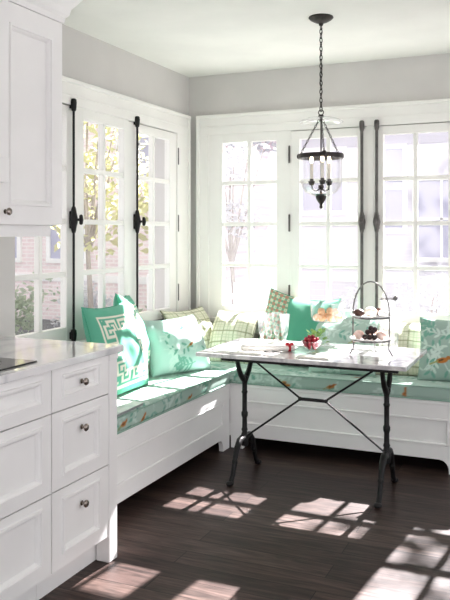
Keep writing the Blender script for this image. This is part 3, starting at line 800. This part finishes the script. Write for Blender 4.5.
# herb bunch
t = empty('herb_bunch', 'small bunch of fresh green herbs behind the berry bowl', 'herbs', (1.30, -.975, ZT))
b = new(); rd = random.Random(5); s_ = new()
for k in range(34):
    a = rd.uniform(0, 2 * PI); r = rd.uniform(.005, .05); z = rd.uniform(.02, .095); c = Vector((r * math.cos(a), r * math.sin(a), z))
    d = Vector((math.cos(a), math.sin(a), rd.uniform(-.2, .9))).normalized(); sd = d.cross(Vector((0, 0, 1))).normalized(); nn = sd.cross(d)
    L, w = rd.uniform(.028, .045), rd.uniform(.010, .016)
    v = [b.verts.new(c + d * (L * q) + sd * (w * e) + nn * (.004 * (1 - abs(e)) + .006 * math.sin(q * 3))) for q, e in ((0, 0), (.35, -1), (.7, -.7), (1, 0), (.7, .7), (.35, 1), (.5, 0))]
    for i in range(6): b.faces.new((v[i], v[(i + 1) % 6], v[6]))
    if k % 3 == 0: tube(s_, [(0, 0, .0035), c * .5 + Vector((0, 0, .004)), c], .0015, 5)
obj('leaves', b, 'leaf_in', t); obj('stems', s_, 'leaf_in', t)

# drinking glasses : four flared tumblers on short feet
gl = [('flared drinking glass furthest left of the four on the table', .917, -.842), ('flared drinking glass second from the left of the four', .985, -.905), ('flared drinking glass third from the left of the four', 1.0, -.805), ('flared drinking glass furthest right of the four', 1.075, -.875)]
g0 = None
for lab, x, y in gl:
    if g0 is None:
        g0 = empty('drinking_glass', lab, 'glass', (x, y, ZT), 'flared glasses on the table')
        b = new(); lathe(b, [(0, .036), (.010, .037), (.018, .05), (.023, .09), (.028, .14), (.031, .172)], n=22); torus(b, (0, 0, .172), .031, .0014, N=22, n=5); obj('bowl', b, 'glass', g0, True)
        b = new(); lathe(b, [(0, 0), (.023, 0), (.023, .004), (.010, .010), (.009, .026), (.012, .034), (.006, .038)], n=20); obj('foot', b, 'glass', g0, True); o = g0
    else: o = copy_tree(g0); o['label'] = lab
    o.location = (x, y, ZT)

# rolled napkin and folded napkins
t = empty('rolled_napkin', 'rolled white linen napkin tied with a red ribbon near the front of the table', 'napkin', (1.09, -1.205, ZT), rz=.38)
b = new(); pts = [(-.15 + .30 * k / 20, .002 * math.sin(k), .019) for k in range(21)]
tube(b, pts, [.014] + [.0185 + .0012 * math.sin(k * 1.7) for k in range(19)] + [.014], 14); obj('linen_roll', b, 'linen', t, True)
b = new(); tube(b, [(.112, 0, .019), (.130, 0, .019)], .0198, 14)
for s in (-1, 1): sphere(b, (.121 + s * .012, -.012, .042), .011, (1.2, .7, .8), 10, 6)
obj('ribbon', b, 'red_cloth', t, True)
for lab, x, y, rz, sx, sy in (('flat folded white napkin at the front left edge of the table', .97, -1.325, .03, .13, .045), ('flat folded white napkin at the front edge below the berry bowl', 1.39, -1.315, -.05, .085, .04), ('large flat white napkin spread near the left end of the table', .845, -1.12, .1, .085, .15)):
    t = empty('folded_napkin', lab, 'napkin', (x, y, ZT), 'folded napkins on the table', rz)
    b = new(); box(b, (-sx, -sy, 0), (sx, sy, .003), .001); box(b, (-sx + .002, -sy + .002, .003), (sx - .004, sy - .003, .006), .001); obj('cloth', b, 'linen', t)

# ------------------------------------------------------------------ pendant lantern
PX, PY = 1.378, -1.141
t = empty('pendant_lantern', 'bell-jar glass pendant lantern with black chain over the table', 'pendant light', (PX, PY, H))
Zp = lambda z: z - H
b = new(); lathe(b, [(0, 0), (.066, 0), (.068, -.006), (.058, -.016), (.036, -.028), (.014, -.036), (.010, -.048), (0, -.050)], n=28); obj('ceiling_canopy', b, 'bronze', t, True)
def chain(b, p, q, L=.024, r=.0021, w=.006):
    p, q = Vector(p), Vector(q); d = q - p; n = max(2, round(d.length / (L * .78))); d.normalize()
    s = d.orthogonal().normalized(); u = d.cross(s)
    for i in range(n):
        c = p + (q - p) * ((i + .5) / n); a = s if i % 2 else u; hl = (q - p).length / n * .64
        tube(b, [c + d * (hl * math.cos(k * PI / 5)) + a * (w * math.sin(k * PI / 5)) for k in range(10)], r, 6, closed=True)
b = new(); chain(b, (0, 0, -.045), (0, 0, Zp(2.07)), .03, .0026, .0075)
tube(b, [(.006 * math.sin(k * .9), .006 * math.cos(k * .9), -.045 + (Zp(2.066) + .045) * k / 30) for k in range(31)], .002, 6)
obj('hanging_chain', b, 'bronze', t, True)
b = new(); torus(b, (0, 0, Zp(2.062)), .014, .003, 'y', N=20); lathe(b, [(0, Zp(2.052)), (.012, Zp(2.05)), (.016, Zp(2.042)), (.008, Zp(2.03)), (.006, Zp(2.012)), (0, Zp(2.01))], n=16); obj('loop_collar', b, 'bronze', t, True)
b = new(); lathe(b, [(.008, Zp(2.040)), (.03, Zp(2.038)), (.075, Zp(2.030)), (.105, Zp(2.020)), (.120, Zp(2.009))], n=36); torus(b, (0, 0, Zp(2.009)), .120, .0012, N=36, n=6); obj('smoke_bell', b, 'jar', t, True)
ZR = 1.822; RR = .119
b = new(); lathe(b, [(RR - .004, Zp(ZR - .012)), (RR + .004, Zp(ZR - .012)), (RR + .006, Zp(ZR)), (RR + .004, Zp(ZR + .012)), (RR - .004, Zp(ZR + .012)), (RR - .004, Zp(ZR - .012))], n=44)
for a in (.94, .94 + 2 * PI / 3, .94 + 4 * PI / 3):
    sphere(b, ((RR + .012) * math.cos(a), (RR + .012) * math.sin(a), Zp(ZR + .006)), .013, (1, 1, 1.2), 10, 8)
obj('metal_ring', b, 'bronze', t, True)
for a in (.94, .94 + 2 * PI / 3, .94 + 4 * PI / 3):
    b = new(); chain(b, ((RR + .006) * math.cos(a), (RR + .006) * math.sin(a), Zp(ZR + .015)), (.012 * math.cos(a), .012 * math.sin(a), Zp(2.022)), .02, .0018, .0055); obj('support_chain', b, 'bronze', t, True)
b = new(); lathe(b, [(.116, Zp(ZR + .004)), (.117, Zp(1.76)), (.115, Zp(1.70)), (.106, Zp(1.655)), (.084, Zp(1.625)), (.05, Zp(1.608)), (.02, Zp(1.602))], n=44); obj('bell_jar', b, 'jar', t, True)
b = new(); tube(b, [(0, 0, Zp(2.02)), (0, 0, Zp(1.60))], .0042, 8)
lathe(b, [(0, Zp(1.668)), (.014, Zp(1.664)), (.016, Zp(1.650)), (.007, Zp(1.636)), (.007, Zp(1.612)), (.012, Zp(1.606))], n=16); obj('centre_stem', b, 'bronze', t, True)
b = new(); lathe(b, [(0, Zp(1.618)), (.026, Zp(1.616)), (.030, Zp(1.604)), (.027, Zp(1.59)), (.017, Zp(1.572)), (.008, Zp(1.560)), (.007, Zp(1.552)), (.010, Zp(1.545)), (.006, Zp(1.537)), (0, Zp(1.534))], n=20); obj('finial', b, 'bronze', t, True)
for k in range(3):
    a = .94 + k * 2 * PI / 3; x, y = .056 * math.cos(a), .056 * math.sin(a)
    b = new(); tube(b, [(0, 0, Zp(1.648)), (x * .5, y * .5, Zp(1.632)), (x * .9, y * .9, Zp(1.640)), (x, y, Zp(1.668))], .0042, 8)
    lathe(b, [(0, Zp(1.664)), (.012, Zp(1.666)), (.018, Zp(1.682)), (.018, Zp(1.688)), (.011, Zp(1.69)), (.011, Zp(1.70))], (x, y, 0), 14)
    arm = obj('candle_arm', b, 'bronze', t, True)
    b = new(); lathe(b, [(.0095, Zp(1.69)), (.0095, Zp(1.785)), (0, Zp(1.787))], (x, y, 0), 14); obj('candle_sleeve', b, 'candle', arm, True)
    b = new(); lathe(b, [(.005, Zp(1.786)), (.009, Zp(1.796)), (.0105, Zp(1.806)), (.007, Zp(1.824)), (.002, Zp(1.838)), (0, Zp(1.842))], (x, y, 0), 12); obj('bulb', b, 'bulb', arm, True)

# ------------------------------------------------------------------ outdoors
GZ = -.5
b = new(); box(b, (-40, .26, GZ - .2), (30, 45, GZ)); box(b, (-40, -30, GZ - .2), (-.27, .26, GZ)); box(b, (XR + .02, -30, GZ - .2), (30, .26, GZ)); box(b, (-.27, -30, GZ - .2), (XR + .02, YB - .02, GZ))
struct('ground', b, 'lawn')
def house(label, x0, x1, y0, y1, hw, rise, wall, wins, loc):
    t = empty('house', label, 'house', loc); o = Vector(loc)
    def put(nm, b, m, p=t):
        bmesh.ops.translate(b, verts=b.verts, vec=-o); return obj(nm, b, m, p)
    b = new(); box(b, (x0, y0, GZ), (x1, y1, hw)); put('wall', b, wall)
    b = new(); ym = (y0 + y1) / 2
    A = [b.verts.new(p) for p in ((x0 - .3, y0 - .35, hw), (x0 - .3, ym, hw + rise), (x0 - .3, y1 + .35, hw), (x0 - .3, y1 + .35, hw + .15), (x0 - .3, ym, hw + rise + .15), (x0 - .3, y0 - .35, hw + .15))]
    B = [b.verts.new(v.co + Vector((x1 - x0 + .6, 0, 0))) for v in A]
    for i in range(6): b.faces.new((A[i], A[(i + 1) % 6], B[(i + 1) % 6], B[i]))
    b.faces.new(A[::-1]); b.faces.new(B); put('roof', b, 'roof')
    for wx, wz, ww, wh in wins:
        b = new(); f = .10
        for p, q in (((wx - ww / 2 - f, wz - f), (wx + ww / 2 + f, wz)), ((wx - ww / 2 - f, wz + wh), (wx + ww / 2 + f, wz + wh + f)), ((wx - ww / 2 - f, wz), (wx - ww / 2, wz + wh)), ((wx + ww / 2, wz), (wx + ww / 2 + f, wz + wh)), ((wx - .025, wz), (wx + .025, wz + wh)), ((wx - ww / 2, wz + wh / 2 - .025), (wx + ww / 2, wz + wh / 2 + .025))):
            box(b, (p[0], y0 - .06, p[1]), (q[0], y0 + .0, q[1]))
        fr = put('window_frame', b, 'ext_white')
        b = new(); box(b, (wx - ww / 2, y0 - .02, wz), (wx + ww / 2, y0 - .001, wz + wh)); put('window_pane', b, 'ext_glass', fr)
    b = new()
    box(b, (x0 - .02, y0 - .04, hw - .25), (x1 + .02, y0, hw)); box(b, (x0, y0 - .03, .35), (x1, y0, .5)); box(b, (x1 - .18, y0 - .045, GZ), (x1 + .02, y0, hw))
    put('white_trim', b, 'ext_white')
house('pinkish brick house with white trim beyond the left windows', -17, -3.75, 8.5, 14, 5.2, 1.8, 'brick', [(-9.0, .85, .9, 1.5), (-7.2, .85, .9, 1.5), (-5.4, 2.6, .9, 1.3), (-4.6, .9, .8, 1.4)], (-10, 11, GZ))
house('pale lavender house with white window frames beyond the back windows', -2.95, 8, 11, 17, 5.8, 2.0, 'siding', [(-2.2, 1.9, .9, 1.3), (-.85, 1.5, .8, 1.7), (.35, .9, 1.0, 1.6), (2.4, 1.2, 1.2, 1.6)], (2, 14, GZ))

def foliage(b, centres, n, size, rd):
    for k in range(n):
        cx, cy, cz, r = rd.choice(centres)
        d = Vector((rd.gauss(0, 1), rd.gauss(0, 1), rd.gauss(0, 1))).normalized() * r * rd.random() ** .4
        c = Vector((cx, cy, cz)) + d; a = Vector((rd.uniform(-1, 1), rd.uniform(-1, 1), rd.uniform(-.6, .6))).normalized(); s = a.orthogonal().normalized()
        s = Matrix.Rotation(rd.uniform(0, 6.3), 3, a) @ s; L = size * rd.uniform(.7, 1.3)
        b.faces.new([b.verts.new(c + p) for p in (-a * L, s * L * .45, a * L, -s * L * .45)])
def tree(label, x, y, h, crown, m, n, size, seed, name='tree', cat='tree', trunk=.05):
    rd = random.Random(seed); t = empty(name, label, cat, (x, y, GZ)); b = new()
    if trunk:
        pts = [(.06 * math.sin(k), .05 * math.cos(k * 1.3), h * k / 6) for k in range(7)]
        tube(b, pts, [trunk * (1 - k * .12) for k in range(7)], 8)
        for cx, cy, cz, r in crown[:7]: tube(b, [(0, 0, h * .45), (cx * .5, cy * .5, (cz + h * .45) / 2), (cx, cy, cz)], [trunk * .5, trunk * .3, trunk * .12], 6)
        obj('trunk', b, 'bark', t, True)
    b = new(); foliage(b, crown, n, size, rd); obj('foliage', b, m, t)
def crown(rd, n, R, z0, z1, r0, r1):
    return [(rd.uniform(-R, R), rd.uniform(-R, R), rd.uniform(z0, z1), rd.uniform(r0, r1)) for k in range(n)]
rd = random.Random(17)
tree('yellowing leafy tree outside the right-hand left-wall windows', -3.9, 4.4, 3.6, crown(rd, 12, .9, 2.2, 4.6, .5, .9), 'leaf_y', 2400, .085, 1)
tree('yellowing leafy tree outside the far left window', -6.3, 3.0, 3.6, crown(rd, 10, .9, 2.3, 4.6, .5, .9), 'leaf_y', 2000, .085, 2)
tree('slender pale tree outside the leftmost back window', -2.5, 6.6, 3.0, crown(rd, 9, .7, 2.0, 4.0, .35, .6), 'leaf_p', 1100, .075, 3)
tree('tall sparse leafy tree just off to the right of the back windows', 3.5, 5.2, 5.0, [(-.9, .2, 4.9, .35), (-1.0, -.4, 5.6, .4), (-.5, .3, 5.9, .4), (-.6, -.2, 4.4, .3), (.3, 0, 5.6, .7), (-.2, .5, 6.2, .5)], 'leaf_y', 300, .11, 9)
sh = [(-6.15, 5.2, .75, 'leaf_g', 'round green shrub seen low in the far left window'), (-4.75, 5.5, .6, 'leaf_p', 'pale shrub seen low in the middle left window'), (-3.6, 6.6, .6, 'leaf_g', 'green shrub seen low in the right-hand left-wall window'),
      (-.5, 7.2, .75, 'leaf_p', 'pale shrub outside the middle back window'), (1.0, 5.6, .85, 'leaf_p', 'pale shrub low outside the right-hand back window'), (.0, 4.4, .55, 'leaf_p', 'small pale shrub just left of the right-hand back window')]
for i, (x, y, r, m, lab) in enumerate(sh):
    rd = random.Random(50 + i); tree(lab, x, y, r * 1.2, [(rd.uniform(-.5, .5) * r, rd.uniform(-.5, .5) * r, r * rd.uniform(.5, 1.3), r * rd.uniform(.45, .7)) for k in range(7)], m, 800, .06, 60 + i, 'shrub', 'shrub', .03)
# picket fence
t = empty('picket_fence', 'white picket fence low outside the leftmost back window', 'fence', (-2.1, 5.4, GZ))
b = new()
for k in range(18):
    x = -1.2 + k * .14; box(b, (x - .045, -.012, .05), (x + .045, .012, 1.15)); 
obj('pickets', b, 'ext_white', t)
b = new()
for z in (.3, .9): box(b, (-1.28, .012, z), (1.28, .05, z + .08))
obj('rails', b, 'ext_white', t)
for x in (-1.28, 1.28):
    b = new(); box(b, (x - .06, -.05, 0), (x + .06, .07, 1.25), .01); obj('post', b, 'ext_white', t)

# ------------------------------------------------------------------ light
W = bpy.data.worlds.new('sky'); SC.world = W; W.use_nodes = True
bg = W.node_tree.nodes['Background']; bg.inputs['Color'].default_value = (.985, .98, 1.02, 1); bg.inputs['Strength'].default_value = 1.4
L = bpy.data.lights.new('sun', 'SUN'); L.energy = 48; L.angle = math.radians(.6); L.color = (1, .95, .965)
s = bpy.data.objects.new('sun', L); C.objects.link(s); s.location = (1, 8, 8)
s.rotation_euler = Vector((-.1, -1, -.7525)).to_track_quat('-Z', 'Y').to_euler()

# ------------------------------------------------------------------ camera
cam = bpy.data.cameras.new('camera'); co = bpy.data.objects.new('camera', cam); C.objects.link(co)
cam.sensor_fit = 'VERTICAL'; cam.sensor_height = 36; cam.lens = 753.75 / 600 * 36; cam.shift_y = -(300 - 233.4) / 600
co.location = (2.568, -5.1285, 1.4); co.rotation_euler = (PI / 2, 0, math.radians(23.876))
cam.clip_end = 200
SC.camera = co
SC.view_settings.view_transform = 'Standard'; SC.view_settings.look = 'None'; SC.view_settings.gamma = 1
SC.view_settings.use_curve_mapping = False; SC.view_settings.exposure = .06
